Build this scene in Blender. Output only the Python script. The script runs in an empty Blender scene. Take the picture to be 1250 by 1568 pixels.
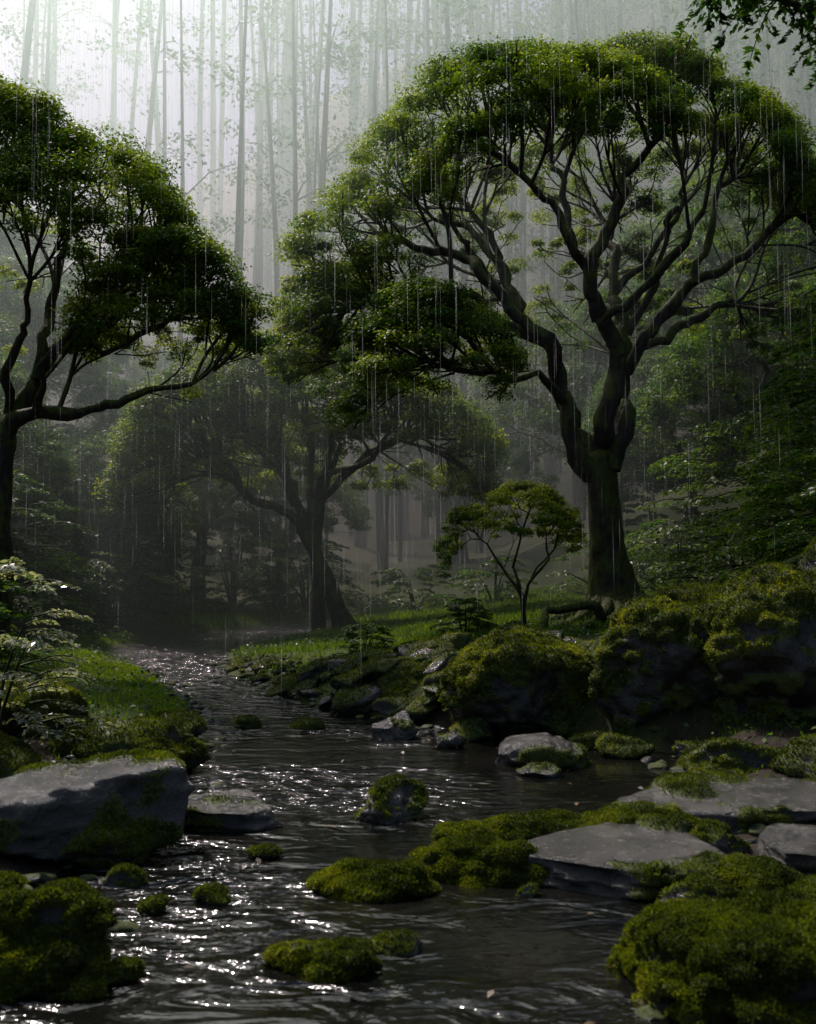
import bpy, math, numpy as np
from mathutils import Vector
rng = np.random.default_rng(11)
D = bpy.data
scene = bpy.context.scene

# ------------------------------------------------------------------ noise
def _h(i, j, k, seed):
    n = (i * 73856093) ^ (j * 19349663) ^ (k * 83492791) ^ (seed * 40503 + 977)
    n = n & 0xffffffff
    n = ((n ^ (n >> 13)) * 1274126177) & 0xffffffff
    n = ((n ^ (n >> 15)) * 668265263) & 0xffffffff
    n = n ^ (n >> 16)
    return (n & 0xffff) / 32767.5 - 1.0
def vnoise(p, seed=0):
    p = np.asarray(p, float)
    i = np.floor(p).astype(np.int64); f = p - i
    f = f * f * (3 - 2 * f)
    r = 0
    for a in (0, 1):
        wa = f[..., 0] if a else 1 - f[..., 0]
        for b in (0, 1):
            wb = f[..., 1] if b else 1 - f[..., 1]
            for c in (0, 1):
                wc = f[..., 2] if c else 1 - f[..., 2]
                r = r + wa * wb * wc * _h(i[..., 0] + a, i[..., 1] + b, i[..., 2] + c, seed)
    return r
def fbm(p, o=4, seed=0):
    p = np.asarray(p, float); r = 0; a = 1; t = 0
    for k in range(o):
        r = r + a * vnoise(p * (2.03 ** k) + 17.3 * k, seed + k); t += a; a *= .5
    return r / t
def nrm(v):
    return v / (np.linalg.norm(v, axis=-1, keepdims=True) + 1e-9)
def sst(x, a, b):
    t = np.clip((x - a) / (b - a), 0, 1); return t * t * (3 - 2 * t)

# ------------------------------------------------------------------ mesh helpers
def mesh_np(name, V, F, mat=None, smooth=False, attrs=None):
    V = np.asarray(V, np.float32); F = np.asarray(F, np.int32)
    me = D.meshes.new(name)
    me.vertices.add(len(V)); me.vertices.foreach_set("co", V.ravel())
    k = F.shape[1]
    me.loops.add(F.size); me.loops.foreach_set("vertex_index", F.ravel())
    me.polygons.add(len(F))
    me.polygons.foreach_set("loop_start", np.arange(0, F.size, k, dtype=np.int32))
    me.polygons.foreach_set("loop_total", np.full(len(F), k, np.int32))
    if smooth:
        me.polygons.foreach_set("use_smooth", np.ones(len(F), bool))
    if attrs:
        for n, a in attrs.items():
            at = me.attributes.new(n, 'FLOAT', 'POINT')
            at.data.foreach_set("value", np.asarray(a, np.float32))
    me.update(calc_edges=True)
    if mat: me.materials.append(mat)
    return me
def obj(name, me, parent=None, loc=(0, 0, 0)):
    o = D.objects.new(name, me); scene.collection.objects.link(o)
    o.location = loc
    if parent: o.parent = parent
    return o
def empty(name, loc=(0, 0, 0)):
    o = D.objects.new(name, None); scene.collection.objects.link(o); o.location = loc
    o.empty_display_size = .2
    return o

class Geo:
    def __init__(s): s.V = []; s.F = []; s.n = 0; s.T = []
    def add(s, V, F, T=None):
        s.V.append(V); s.F.append(F + s.n); s.n += len(V)
        s.T.append(T if T is not None else np.zeros(len(V)))
    def mesh(s, name, mat, smooth=False):
        return mesh_np(name, np.concatenate(s.V), np.concatenate(s.F), mat, smooth, {"tint": np.concatenate(s.T)})

def tube(g, path, rad, k=6, bump=0., seed=0):
    path = np.asarray(path, float); rad = np.asarray(rad, float)
    t = nrm(np.gradient(path, axis=0))
    avg = np.abs(path[-1] - path[0]); ref = np.zeros(3); ref[int(np.argmin(avg))] = 1
    n1 = nrm(np.cross(t, ref)); n2 = np.cross(t, n1)
    a = np.linspace(0, 2 * np.pi, k, endpoint=False)
    c = np.cos(a)[None, :, None]; s_ = np.sin(a)[None, :, None]
    d = c * n1[:, None] + s_ * n2[:, None]
    P = path[:, None] + rad[:, None, None] * d
    if bump:
        P = P + d * (rad[:, None, None] * bump * (fbm(P * np.array([3.5, 3.5, 1.2]), 3, seed)[..., None] * 1.3))
    n = len(path)
    i = np.arange(n - 1)[:, None] * k; j = np.arange(k)[None]; j2 = (j + 1) % k
    F = np.stack([i + j, i + j2, i + k + j2, i + k + j], -1).reshape(-1, 4)
    g.add(P.reshape(-1, 3), F)

def resample(P, step, wig=0., seed=0):
    P = np.asarray(P, float)
    L = np.r_[0, np.cumsum(np.linalg.norm(np.diff(P[:, :3], axis=0), axis=1))]
    n = max(4, int(L[-1] / step))
    t = np.linspace(0, L[-1], n)
    Q = np.stack([np.interp(t, L, P[:, c]) for c in range(P.shape[1])], 1)
    for _ in range(3):
        Q[1:-1] = .5 * Q[1:-1] + .25 * (Q[:-2] + Q[2:])
    if wig:
        w = np.stack([fbm(Q[:, :3] * 1.6 + 31 * c, 3, seed + c) for c in range(3)], 1)
        fade = np.minimum(1, np.arange(n) / 4.)[:, None]
        Q[:, :3] += w * wig * fade
    return Q

def rand_unit(n):
    return nrm(rng.normal(size=(n, 3)))
def leaves(g, c, nor, size, tint, asp=.5, axis=None):
    n = len(c)
    r = rand_unit(n) if axis is None else axis + .35 * rand_unit(n)
    a = nrm(r - nor * np.sum(r * nor, 1, keepdims=True))
    b = np.cross(nor, a)
    s = np.asarray(size).reshape(-1, 1) * np.ones((n, 1))
    fold = nor * s * .18
    V = np.stack([c - a * s, c + b * s * asp - a * s * .15 + fold, c + a * s, c - b * s * asp - a * s * .15 + fold], 1).reshape(-1, 3)
    F = np.arange(4 * n).reshape(-1, 4)
    g.add(V, F, np.repeat(tint, 4))
def clumps(g, C, R, per, size, flat=.6, tint0=.4, up=.8, seed=0):
    n = len(C)
    idx = np.repeat(np.arange(n), per)
    u = rand_unit(len(idx)); u[:, 2] = np.where(u[:, 2] < -.2, -u[:, 2], u[:, 2])
    r = rng.uniform(.25, 1, len(idx)) ** .6
    pos = C[idx] + u * np.array([1, 1, flat]) * (R[idx] * r)[:, None]
    pos += .12 * R[idx][:, None] * rng.normal(size=pos.shape)
    nor = nrm(u * .7 + np.array([0, 0, up]) + .5 * rng.normal(size=pos.shape))
    ct = fbm(C * .9, 2, seed) * .45 + rng.normal(size=n) * .12
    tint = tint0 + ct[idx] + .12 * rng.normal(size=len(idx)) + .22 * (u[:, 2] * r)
    leaves(g, pos, nor, size * rng.uniform(.6, 1.25, len(idx)), tint)

# ------------------------------------------------------------------ materials
def newmat(name):
    m = D.materials.new(name); m.use_nodes = True
    nt = m.node_tree; nt.nodes.clear()
    return m, nt, nt.nodes, nt.links
def N(ns, t, **kw):
    n = ns.new(t)
    for k, v in kw.items():
        if k.startswith('i_'):
            n.inputs[k[2:].replace('_', ' ')].default_value = v
        else: setattr(n, k, v)
    return n
def ramp(ns, stops):
    r = ns.new('ShaderNodeValToRGB'); e = r.color_ramp.elements
    while len(e) < len(stops): e.new(.5)
    for x, (p, c) in zip(e, stops):
        x.position = p; x.color = (*c, 1)
    return r
def leaf_mat(name, stops, rough=.42, trans=.4, spec=.5):
    m, nt, ns, L = newmat(name)
    at = N(ns, 'ShaderNodeAttribute', attribute_name='tint')
    rp = ramp(ns, stops); L.new(at.outputs['Fac'], rp.inputs[0])
    p = N(ns, 'ShaderNodeBsdfPrincipled'); L.new(rp.outputs[0], p.inputs['Base Color'])
    p.inputs['Roughness'].default_value = rough; p.inputs['Specular IOR Level'].default_value = spec
    t = N(ns, 'ShaderNodeBsdfTranslucent')
    mul = N(ns, 'ShaderNodeMix', data_type='RGBA', blend_type='MULTIPLY'); mul.inputs[0].default_value = 1
    L.new(rp.outputs[0], mul.inputs[6]); mul.inputs[7].default_value = (2.1, 2.1, .75, 1)
    L.new(mul.outputs[2], t.inputs['Color'])
    mx = N(ns, 'ShaderNodeMixShader'); mx.inputs[0].default_value = trans
    L.new(p.outputs[0], mx.inputs[1]); L.new(t.outputs[0], mx.inputs[2])
    o = N(ns, 'ShaderNodeOutputMaterial'); L.new(mx.outputs[0], o.inputs[0])
    return m
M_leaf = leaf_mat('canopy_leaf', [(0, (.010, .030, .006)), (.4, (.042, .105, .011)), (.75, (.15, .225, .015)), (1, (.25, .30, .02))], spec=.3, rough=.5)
M_leaf2 = leaf_mat('background_leaf', [(0, (.018, .045, .011)), (.5, (.04, .10, .016)), (1, (.12, .19, .025))], spec=.25, rough=.5)
M_shrub = leaf_mat('shrub_leaf', [(0, (.010, .032, .005)), (.5, (.042, .105, .011)), (1, (.13, .21, .018))], rough=.42, spec=.35)
M_pale = leaf_mat('pale_leaf', [(0, (.02, .04, .02)), (.5, (.06, .10, .05)), (.8, (.30, .32, .28)), (1, (.5, .5, .45))], rough=.25)
M_moss = leaf_mat('moss_fibre', [(0, (.018, .030, .003)), (.45, (.075, .105, .006)), (.8, (.18, .205, .010)), (1, (.28, .29, .02))], rough=.6, trans=.3, spec=.2)
M_grass = leaf_mat('grass_blade', [(0, (.03, .07, .008)), (.5, (.09, .17, .012)), (1, (.18, .26, .02))], rough=.45)

def bark_mat():
    m, nt, ns, L = newmat('mossy_bark')
    tc = N(ns, 'ShaderNodeTexCoord')
    mp = N(ns, 'ShaderNodeMapping'); mp.inputs['Scale'].default_value = (1, 1, .3)
    L.new(tc.outputs['Object'], mp.inputs[0])
    n1 = N(ns, 'ShaderNodeTexNoise', i_Scale=14., i_Detail=8.); L.new(mp.outputs[0], n1.inputs['Vector'])
    r1 = ramp(ns, [(.3, (.008, .006, .005)), (.55, (.028, .020, .014)), (.8, (.07, .05, .034))]); L.new(n1.outputs[0], r1.inputs[0])
    n2 = N(ns, 'ShaderNodeTexNoise', i_Scale=2.5, i_Detail=8., i_Roughness=.65); L.new(tc.outputs['Object'], n2.inputs['Vector'])
    geo = N(ns, 'ShaderNodeNewGeometry'); sx = N(ns, 'ShaderNodeSeparateXYZ'); L.new(geo.outputs['Normal'], sx.inputs[0])
    ad = N(ns, 'ShaderNodeMath', operation='MULTIPLY_ADD'); L.new(sx.outputs[2], ad.inputs[0]); ad.inputs[1].default_value = .28; L.new(n2.outputs[0], ad.inputs[2])
    mr = N(ns, 'ShaderNodeMapRange'); mr.inputs[1].default_value = .45; mr.inputs[2].default_value = .58; L.new(ad.outputs[0], mr.inputs[0])
    r2 = ramp(ns, [(.3, (.02, .034, .003)), (.7, (.10, .125, .008))]); L.new(n1.outputs[0], r2.inputs[0])
    mx = N(ns, 'ShaderNodeMix', data_type='RGBA'); L.new(mr.outputs[0], mx.inputs[0]); L.new(r1.outputs[0], mx.inputs[6]); L.new(r2.outputs[0], mx.inputs[7])
    p = N(ns, 'ShaderNodeBsdfPrincipled'); L.new(mx.outputs[2], p.inputs['Base Color']); p.inputs['Roughness'].default_value = .65
    p.inputs['Specular IOR Level'].default_value = .3
    b = N(ns, 'ShaderNodeBump', i_Strength=1., i_Distance=.06); L.new(n1.outputs[0], b.inputs['Height']); L.new(b.outputs[0], p.inputs['Normal'])
    o = N(ns, 'ShaderNodeOutputMaterial'); L.new(p.outputs[0], o.inputs[0])
    return m
M_bark = bark_mat()

def rock_mat():
    m, nt, ns, L = newmat('wet_mossy_rock')
    tc = N(ns, 'ShaderNodeTexCoord')
    n1 = N(ns, 'ShaderNodeTexNoise', i_Scale=4., i_Detail=12., i_Roughness=.7, i_Distortion=.4); L.new(tc.outputs['Object'], n1.inputs['Vector'])
    n3 = N(ns, 'ShaderNodeTexNoise', i_Scale=45., i_Detail=6., i_Roughness=.7); L.new(tc.outputs['Object'], n3.inputs['Vector'])
    n5 = N(ns, 'ShaderNodeTexNoise', i_Scale=14., i_Detail=8., i_Roughness=.7); L.new(tc.outputs['Object'], n5.inputs['Vector'])
    r1 = ramp(ns, [(.32, (.007, .007, .006)), (.46, (.020, .019, .015)), (.58, (.040, .038, .030)), (.75, (.095, .09, .075))]); L.new(n1.outputs[0], r1.inputs[0])
    at = N(ns, 'ShaderNodeAttribute', attribute_name='moss')
    ad = N(ns, 'ShaderNodeMath', operation='MULTIPLY_ADD'); L.new(n3.outputs[0], ad.inputs[0]); ad.inputs[1].default_value = .3
    ad2 = N(ns, 'ShaderNodeMath', operation='MULTIPLY_ADD'); L.new(n5.outputs[0], ad2.inputs[0]); ad2.inputs[1].default_value = .7; L.new(at.outputs['Fac'], ad2.inputs[2])
    L.new(ad2.outputs[0], ad.inputs[2])
    mr = N(ns, 'ShaderNodeMapRange'); mr.inputs[1].default_value = .56; mr.inputs[2].default_value = .78; L.new(ad.outputs[0], mr.inputs[0])
    r2 = ramp(ns, [(.3, (.018, .028, .002)), (.55, (.06, .085, .005)), (.8, (.15, .175, .010))]); L.new(n3.outputs[0], r2.inputs[0])
    mx = N(ns, 'ShaderNodeMix', data_type='RGBA'); L.new(mr.outputs[0], mx.inputs[0]); L.new(r1.outputs[0], mx.inputs[6]); L.new(r2.outputs[0], mx.inputs[7])
    wr = N(ns, 'ShaderNodeMapRange'); wr.inputs[1].default_value = .40; wr.inputs[2].default_value = .68; wr.inputs[3].default_value = .06; wr.inputs[4].default_value = .32; L.new(n5.outputs[0], wr.inputs[0])
    rr = N(ns, 'ShaderNodeMix', data_type='FLOAT'); L.new(mr.outputs[0], rr.inputs[0]); L.new(wr.outputs[0], rr.inputs[2]); rr.inputs[3].default_value = .85
    p = N(ns, 'ShaderNodeBsdfPrincipled'); L.new(mx.outputs[2], p.inputs['Base Color']); L.new(rr.outputs[0], p.inputs['Roughness'])
    p.inputs['Specular IOR Level'].default_value = .7
    h = N(ns, 'ShaderNodeMath', operation='MULTIPLY_ADD'); L.new(n3.outputs[0], h.inputs[0]); h.inputs[1].default_value = .12; L.new(n1.outputs[0], h.inputs[2])
    h2 = N(ns, 'ShaderNodeMath', operation='MULTIPLY_ADD'); L.new(n5.outputs[0], h2.inputs[0]); h2.inputs[1].default_value = .35; L.new(h.outputs[0], h2.inputs[2])
    b = N(ns, 'ShaderNodeBump', i_Strength=.75, i_Distance=.06); L.new(h2.outputs[0], b.inputs['Height']); L.new(b.outputs[0], p.inputs['Normal'])
    o = N(ns, 'ShaderNodeOutputMaterial'); L.new(p.outputs[0], o.inputs[0])
    return m
M_rock = rock_mat()

def ground_mat():
    m, nt, ns, L = newmat('forest_floor')
    tc = N(ns, 'ShaderNodeTexCoord')
    n1 = N(ns, 'ShaderNodeTexNoise', i_Scale=6., i_Detail=10., i_Roughness=.7); L.new(tc.outputs['Object'], n1.inputs['Vector'])
    n2 = N(ns, 'ShaderNodeTexNoise', i_Scale=.6, i_Detail=6.); L.new(tc.outputs['Object'], n2.inputs['Vector'])
    r1 = ramp(ns, [(.3, (.010, .008, .005)), (.55, (.034, .024, .015)), (.8, (.07, .05, .03))]); L.new(n1.outputs[0], r1.inputs[0])
    r2 = ramp(ns, [(.3, (.02, .036, .004)), (.7, (.065, .105, .010))]); L.new(n1.outputs[0], r2.inputs[0])
    at = N(ns, 'ShaderNodeAttribute', attribute_name='moss')
    ad = N(ns, 'ShaderNodeMath', operation='ADD'); L.new(n2.outputs[0], ad.inputs[0]); L.new(at.outputs['Fac'], ad.inputs[1])
    mr = N(ns, 'ShaderNodeMapRange'); mr.inputs[1].default_value = .42; mr.inputs[2].default_value = .6; L.new(ad.outputs[0], mr.inputs[0])
    mx = N(ns, 'ShaderNodeMix', data_type='RGBA'); L.new(mr.outputs[0], mx.inputs[0]); L.new(r1.outputs[0], mx.inputs[6]); L.new(r2.outputs[0], mx.inputs[7])
    p = N(ns, 'ShaderNodeBsdfPrincipled'); L.new(mx.outputs[2], p.inputs['Base Color']); p.inputs['Roughness'].default_value = .8; p.inputs['Specular IOR Level'].default_value = .25
    b = N(ns, 'ShaderNodeBump', i_Strength=.8, i_Distance=.06); L.new(n1.outputs[0], b.inputs['Height']); L.new(b.outputs[0], p.inputs['Normal'])
    o = N(ns, 'ShaderNodeOutputMaterial'); L.new(p.outputs[0], o.inputs[0])
    return m
M_ground = ground_mat()

def water_mat():
    m, nt, ns, L = newmat('stream_water')
    tc = N(ns, 'ShaderNodeTexCoord')
    mp = N(ns, 'ShaderNodeMapping'); mp.inputs['Scale'].default_value = (1, 1.7, 1); L.new(tc.outputs['Object'], mp.inputs[0])
    n1 = N(ns, 'ShaderNodeTexNoise', i_Scale=3.0, i_Detail=3., i_Roughness=.42, i_Distortion=1.1); L.new(mp.outputs[0], n1.inputs['Vector'])
    n2 = N(ns, 'ShaderNodeTexNoise', i_Scale=15., i_Detail=2., i_Distortion=.3); L.new(mp.outputs[0], n2.inputs['Vector'])
    h = N(ns, 'ShaderNodeMath', operation='MULTIPLY_ADD'); L.new(n2.outputs[0], h.inputs[0]); h.inputs[1].default_value = .12; L.new(n1.outputs[0], h.inputs[2])
    at = N(ns, 'ShaderNodeAttribute', attribute_name='ripple')
    b = N(ns, 'ShaderNodeBump', i_Distance=.18); L.new(h.outputs[0], b.inputs['Height']); L.new(at.outputs['Fac'], b.inputs['Strength'])
    n4 = N(ns, 'ShaderNodeTexNoise', i_Scale=1.5, i_Detail=5.); L.new(tc.outputs['Object'], n4.inputs['Vector'])
    r = ramp(ns, [(.35, (.004, .005, .004)), (.7, (.012, .011, .008))]); L.new(n4.outputs[0], r.inputs[0])
    p = N(ns, 'ShaderNodeBsdfPrincipled'); L.new(r.outputs[0], p.inputs['Base Color'])
    p.inputs['Roughness'].default_value = .09; p.inputs['IOR'].default_value = 1.33; p.inputs['Specular IOR Level'].default_value = 1.
    L.new(b.outputs[0], p.inputs['Normal'])
    o = N(ns, 'ShaderNodeOutputMaterial'); L.new(p.outputs[0], o.inputs[0])
    return m
M_water = water_mat()

# ------------------------------------------------------------------ terrain
EY = [-60, 3.2, 3.9, 4.8, 6.8, 8.0, 9.4, 10.7, 14, 17.3, 21.4, 26, 30]
EL = [-3.0, -1.5, -1.45, -1.7, -1.7, -1.8, -1.95, -2.3, -3.6, -5.6, -5.2, -3.4, -2.0]
ER = [1.5, .95, 1.0, 1.3, 1.9, 2.2, .3, -1.0, -2.55, -3.2, -2.3, -1.6, -2.0]
def hgt(x, y):
    x = np.asarray(x, float); y = np.asarray(y, float)
    l = np.interp(y, EY, EL); r = np.interp(y, EY, ER)
    dl = l - x; dr = x - r
    ins = (dl < 0) & (dr < 0)
    di = np.minimum(-dl, -dr)
    P = np.stack([x, y, np.zeros_like(x)], -1)
    nz = fbm(P * .9, 4, 3) * .16
    nf = fbm(P * 5, 3, 9) * .03
    hl = .12 * sst(dl, -.05, .5) + .035 * np.clip(dl, 0, 4) + .42 * np.clip(dl - 4, 0, 30)
    nearf = sst(y, 6, 8.5); bk = sst(y, 11, 14)
    hr = (.04 + .16 * nearf * (1 - .75 * bk)) * sst(dr, -.05, .6) + .11 * np.clip(dr - 1.0 * bk, 0, 7) * nearf + .02 * np.clip(dr, 0, 4)
    hr = hr + .42 * np.clip(x - 5.2, 0, 40) + .4 * (1 - nearf) * np.clip(x - 3.4, 0, 1.8)
    h = np.where(dl > dr, hl, hr)
    amp = np.where(dl > dr, 1 - .6 * bk, .25 + .75 * nearf * (1 - .5 * bk))
    h = h + np.where(ins, 0, np.minimum(1, np.maximum(dl, dr) / .8) * (nz + .05) * amp + nf * .7)
    h = np.where(ins, -.35 * sst(di, -.02, .4) + nf * .3, h)
    far = np.clip(y - 32, 0, 500)
    h = h + .10 * far + .42 * np.clip(y - 75, 0, 90) * (1 + 1.0 * sst(x, -45, 5)) + fbm(P * .05, 3, 5) * np.clip(far * .1, 0, 5)
    return h
def H(x, y): return float(hgt(np.array([x]), np.array([y]))[0])
xs = np.concatenate([-np.geomspace(12, 320, 40)[::-1], np.arange(-11.9, 11.95, .09), np.geomspace(12, 320, 40)])
ys = np.concatenate([-np.geomspace(1, 80, 20)[::-1], np.arange(0, 26, .1), np.geomspace(26, 420, 70)])
X, Y = np.meshgrid(xs, ys)
Z = hgt(X.ravel(), Y.ravel())
V = np.stack([X.ravel(), Y.ravel(), Z], 1)
nx, ny = len(xs), len(ys)
ii = (np.arange(ny - 1)[:, None] * nx + np.arange(nx - 1)[None]).ravel()
F = np.stack([ii, ii + 1, ii + nx + 1, ii + nx], 1)
lft = np.interp(Y.ravel(), EY, EL) - X.ravel()
gm = .3 * sst(lft, .1, .8) * sst(Y.ravel(), 7.5, 9.5) + .18 * sst(Y.ravel(), 12, 17) + .1 * fbm(V * .5, 2, 2) - .4 * (1 - sst(Y.ravel(), 6.5, 8))
obj('ground', mesh_np('ground', V, F, M_ground, True, {'moss': gm}))

# water
wx = np.arange(-9, 5, .045); wy = np.concatenate([np.arange(-30, 2, 1.), np.arange(2, 13, .045), np.arange(13, 29, .15)])
X, Y = np.meshgrid(wx, wy); P = np.stack([X.ravel(), Y.ravel(), 0 * X.ravel()], 1)
rip = .22 + .78 * sst(fbm(P * np.array([.7, 1.0, 1]), 3, 21), -.25, .3)
rip = np.maximum(rip, .8 * sst(P[:, 1], 9, 11))
calm = sst(P[:, 0], .0, .9) * sst(P[:, 1], 5.2, 6) * (1 - sst(P[:, 1], 8.5, 9.5))
calm = np.maximum(calm, np.exp(-(((P[:, 0] - .45) / .6) ** 2 + ((P[:, 1] - 4.0) / .55) ** 2)))
rip = rip * (1 - .88 * calm)
P[:, 2] = rip * (.012 * fbm(P * np.array([3, 5.5, 1]), 3, 8)) + .0
nx, ny = len(wx), len(wy)
ii = (np.arange(ny - 1)[:, None] * nx + np.arange(nx - 1)[None]).ravel()
obj('stream_water', mesh_np('stream_water', P, np.stack([ii, ii + 1, ii + nx + 1, ii + nx], 1), M_water, True, {'ripple': rip}))

# ------------------------------------------------------------------ rocks
import bmesh
def ico(n):
    bm = bmesh.new(); bmesh.ops.create_icosphere(bm, subdivisions=n, radius=1)
    v = np.array([p.co[:] for p in bm.verts]); f = np.array([[q.index for q in p.verts] for p in bm.faces]); bm.free()
    return nrm(v), f
ICO = {n: ico(n) for n in (3, 4, 5, 6)}
def rock_geo(size, seed, cuts=9, sub=5, flat=False, moss=.5, lump=.05, disp=.12, bare=False):
    r = np.random.default_rng(seed)
    v, f = ICO[sub]; v = v.copy()
    for k in range(cuts):
        n = nrm(r.normal(size=3)) if not flat else nrm(np.array([*r.normal(size=2), r.normal() * .15]))
        c = r.uniform(.5, .82)
        d = v @ n; v = v - np.maximum(0, d - c)[:, None] * n * .96
    if flat:
        c = .42; v[:, 2] = np.where(v[:, 2] > c, c + (v[:, 2] - c) * .06, v[:, 2]) / .5
    if bare and not flat:
        c = .40 + .18 * v[:, 0]; v[:, 2] = np.where(v[:, 2] > c, c + (v[:, 2] - c) * .12, v[:, 2]) / .55
    dn = fbm(v * 1.7 + seed, 4, seed) + .35 * (1 - 2 * np.abs(fbm(v * 2.6 + seed, 3, seed + 9))) - .1
    v = v + nrm(v) * (disp * dn)[:, None] * (np.array([1, 1, .5]) if flat else 1)
    rr = np.linalg.norm(v[:, :2], axis=1)
    v = v * (np.array(size) / 2)
    fn = np.cross(v[f[:, 1]] - v[f[:, 0]], v[f[:, 2]] - v[f[:, 0]])
    vn = np.zeros_like(v)
    for k in range(3): np.add.at(vn, f[:, k], fn)
    vn = nrm(vn)
    nz = fbm(v * 2.4 + seed * 3, 4, seed + 1)
    if flat or bare:
        ms = sst(1.6 * nz + .8 * (rr - .8) + moss - .12, .10, .38) * sst(vn[:, 2], -.2, .2)
    else:
        ms = sst(vn[:, 2] + 1.5 * nz, .9 - moss * 1.4, 1.25 - moss * 1.4)
    lp = np.abs(fbm(v * 9 + seed, 2, seed + 5)) ** .7
    v = v + vn * (ms * lump * (.35 + lp))[:, None]
    return v, f, ms, vn
def fuzz(g, v, f, ms, vn, dens, size):
    a = v[f[:, 0]]; b = v[f[:, 1]]; c = v[f[:, 2]]
    ar = .5 * np.linalg.norm(np.cross(b - a, c - a), axis=1); mm = ms[f].mean(1)
    w = ar * mm * (vn[f].mean(1)[:, 2] > -.2)
    n = int(w.sum() * dens)
    if n < 5: return
    i = rng.choice(len(f), n, p=w / w.sum())
    u = rng.dirichlet([1, 1, 1], n)
    p = a[i] * u[:, :1] + b[i] * u[:, 1:2] + c[i] * u[:, 2:]
    nn = nrm(vn[f[i, 0]] + .6 * rng.normal(size=(n, 3)))
    s = size * rng.uniform(.5, 1.3, n)
    side = nrm(np.cross(nn, rand_unit(n)))
    t = .40 + .75 * fbm(p * 5, 2, 4) + .16 * rng.normal(size=n)
    pp = p + nn * (s * .7)[:, None]
    leaves(g, pp, side, s, t, .3, axis=nn)
def rock(name, x, y, size, z, seed, rot=0., fz=0, fs=.012, **kw):
    v, f, ms, vn = rock_geo(size, seed, **kw)
    c, s = math.cos(rot), math.sin(rot); R = np.array([[c, -s, 0], [s, c, 0], [0, 0, 1]])
    v = v @ R.T; vn = vn @ R.T
    e = empty(name, (x, y, z))
    obj('stone', mesh_np('stone', v, f, M_rock, True, {'moss': ms}), e)
    if fz:
        g = Geo(); fuzz(g, v, f, ms, vn, fz, fs)
        if g.n: obj('moss', g.mesh('moss', M_moss), e)
    return e
# right big boulders
rock('mossy_boulder', 1.15, 9.2, (1.5, 1.3, 1.15), .36, 3, sub=6, fz=9000, fs=.016, moss=.76, lump=.08, disp=.26)
rock('mossy_boulder', 2.25, 8.7, (1.35, 1.4, 1.5), .42, 5, sub=6, fz=9000, fs=.016, moss=.76, lump=.08, cuts=7, disp=.26)
rock('mossy_boulder', 3.15, 8.3, (1.85, 1.6, 1.8), .50, 8, sub=6, fz=9000, fs=.016, moss=.74, lump=.08, cuts=11, disp=.27)
rock('mossy_boulder', 4.5, 8.0, (2.0, 1.6, 2.3), .6, 12, fz=6000, fs=.016, moss=.72, lump=.06, disp=.2)
rock('mossy_boulder', 3.2, 6.7, (1.3, .9, .5), .10, 14, fz=9000, fs=.014, moss=.5, lump=.05, disp=.18)
rock('mossy_boulder', 2.35, 6.95, (.85, .6, .42), .06, 15, fz=12000, fs=.013, moss=.5, lump=.04, disp=.18)
rock('mossy_boulder', 2.9, 9.9, (1.4, 1.0, 1.1), .85, 16, fz=9000, fs=.016, moss=.8, lump=.05, disp=.2)
rock('mossy_boulder', 4.6, 9.6, (1.7, 1.2, 1.4), 1.15, 17, fz=7000, fs=.016, moss=.7, lump=.05, disp=.2)
rock('mossy_boulder', .2, 10.3, (.9, .7, .55), .25, 18, fz=9000, fs=.015, moss=.6, lump=.05, disp=.2)
for k, (x, y, w) in enumerate([(1.75, 7.95, .45), (2.2, 7.75, .35), (.55, 8.75, .5), (1.5, 8.3, .3), (2.9, 7.3, .5), (.35, 8.35, .28), (2.6, 6.4, .35), (1.9, 6.9, .28)]):
    rock('mossy_stone', x, y, (w, w * .8, w * .55), .05, 160 + k, sub=4, fz=12000, fs=.012, moss=.45, lump=.02, disp=.2, cuts=11)
# left
rock('wet_boulder', -1.95, 5.25, (1.65, 1.15, .60), .14, 21, sub=6, fz=26000, fs=.011, moss=.40, lump=.03, cuts=10, rot=.2, bare=True, disp=.17)
rock('mossy_boulder', -1.42, 3.75, (.78, .62, .46), .05, 23, sub=6, fz=60000, fs=.009, moss=.6, lump=.05, disp=.2)
rock('mossy_boulder', -2.05, 7.4, (1.25, .8, .5), .1, 25, fz=14000, fs=.013, moss=.55, lump=.05, disp=.18)
rock('mossy_boulder', -1.72, 6.65, (.62, .5, .34), .07, 26, fz=14000, fs=.012, moss=.45)
rock('mossy_boulder', -3.0, 7.9, (1.2, .9, .85), .2, 27, fz=12000, fs=.014, moss=.6, disp=.18)
rock('mossy_boulder', -2.2, 8.6, (.8, .7, .30), .1, 28, fz=12000, fs=.014, moss=.6)
rock('mossy_boulder', -2.9, 6.4, (1.0, .8, .6), .15, 30, fz=14000, fs=.013, moss=.6, disp=.2)
rock('mossy_stone', -1.95, 4.35, (.6, .5, .3), .02, 29, fz=40000, fs=.010, moss=.5, disp=.25)
rock('flat_stone', -1.15, 5.95, (1.1, .85, .22), .01, 31, flat=True, fz=12000, fs=.011, moss=.12, cuts=8, disp=.15)
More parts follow.
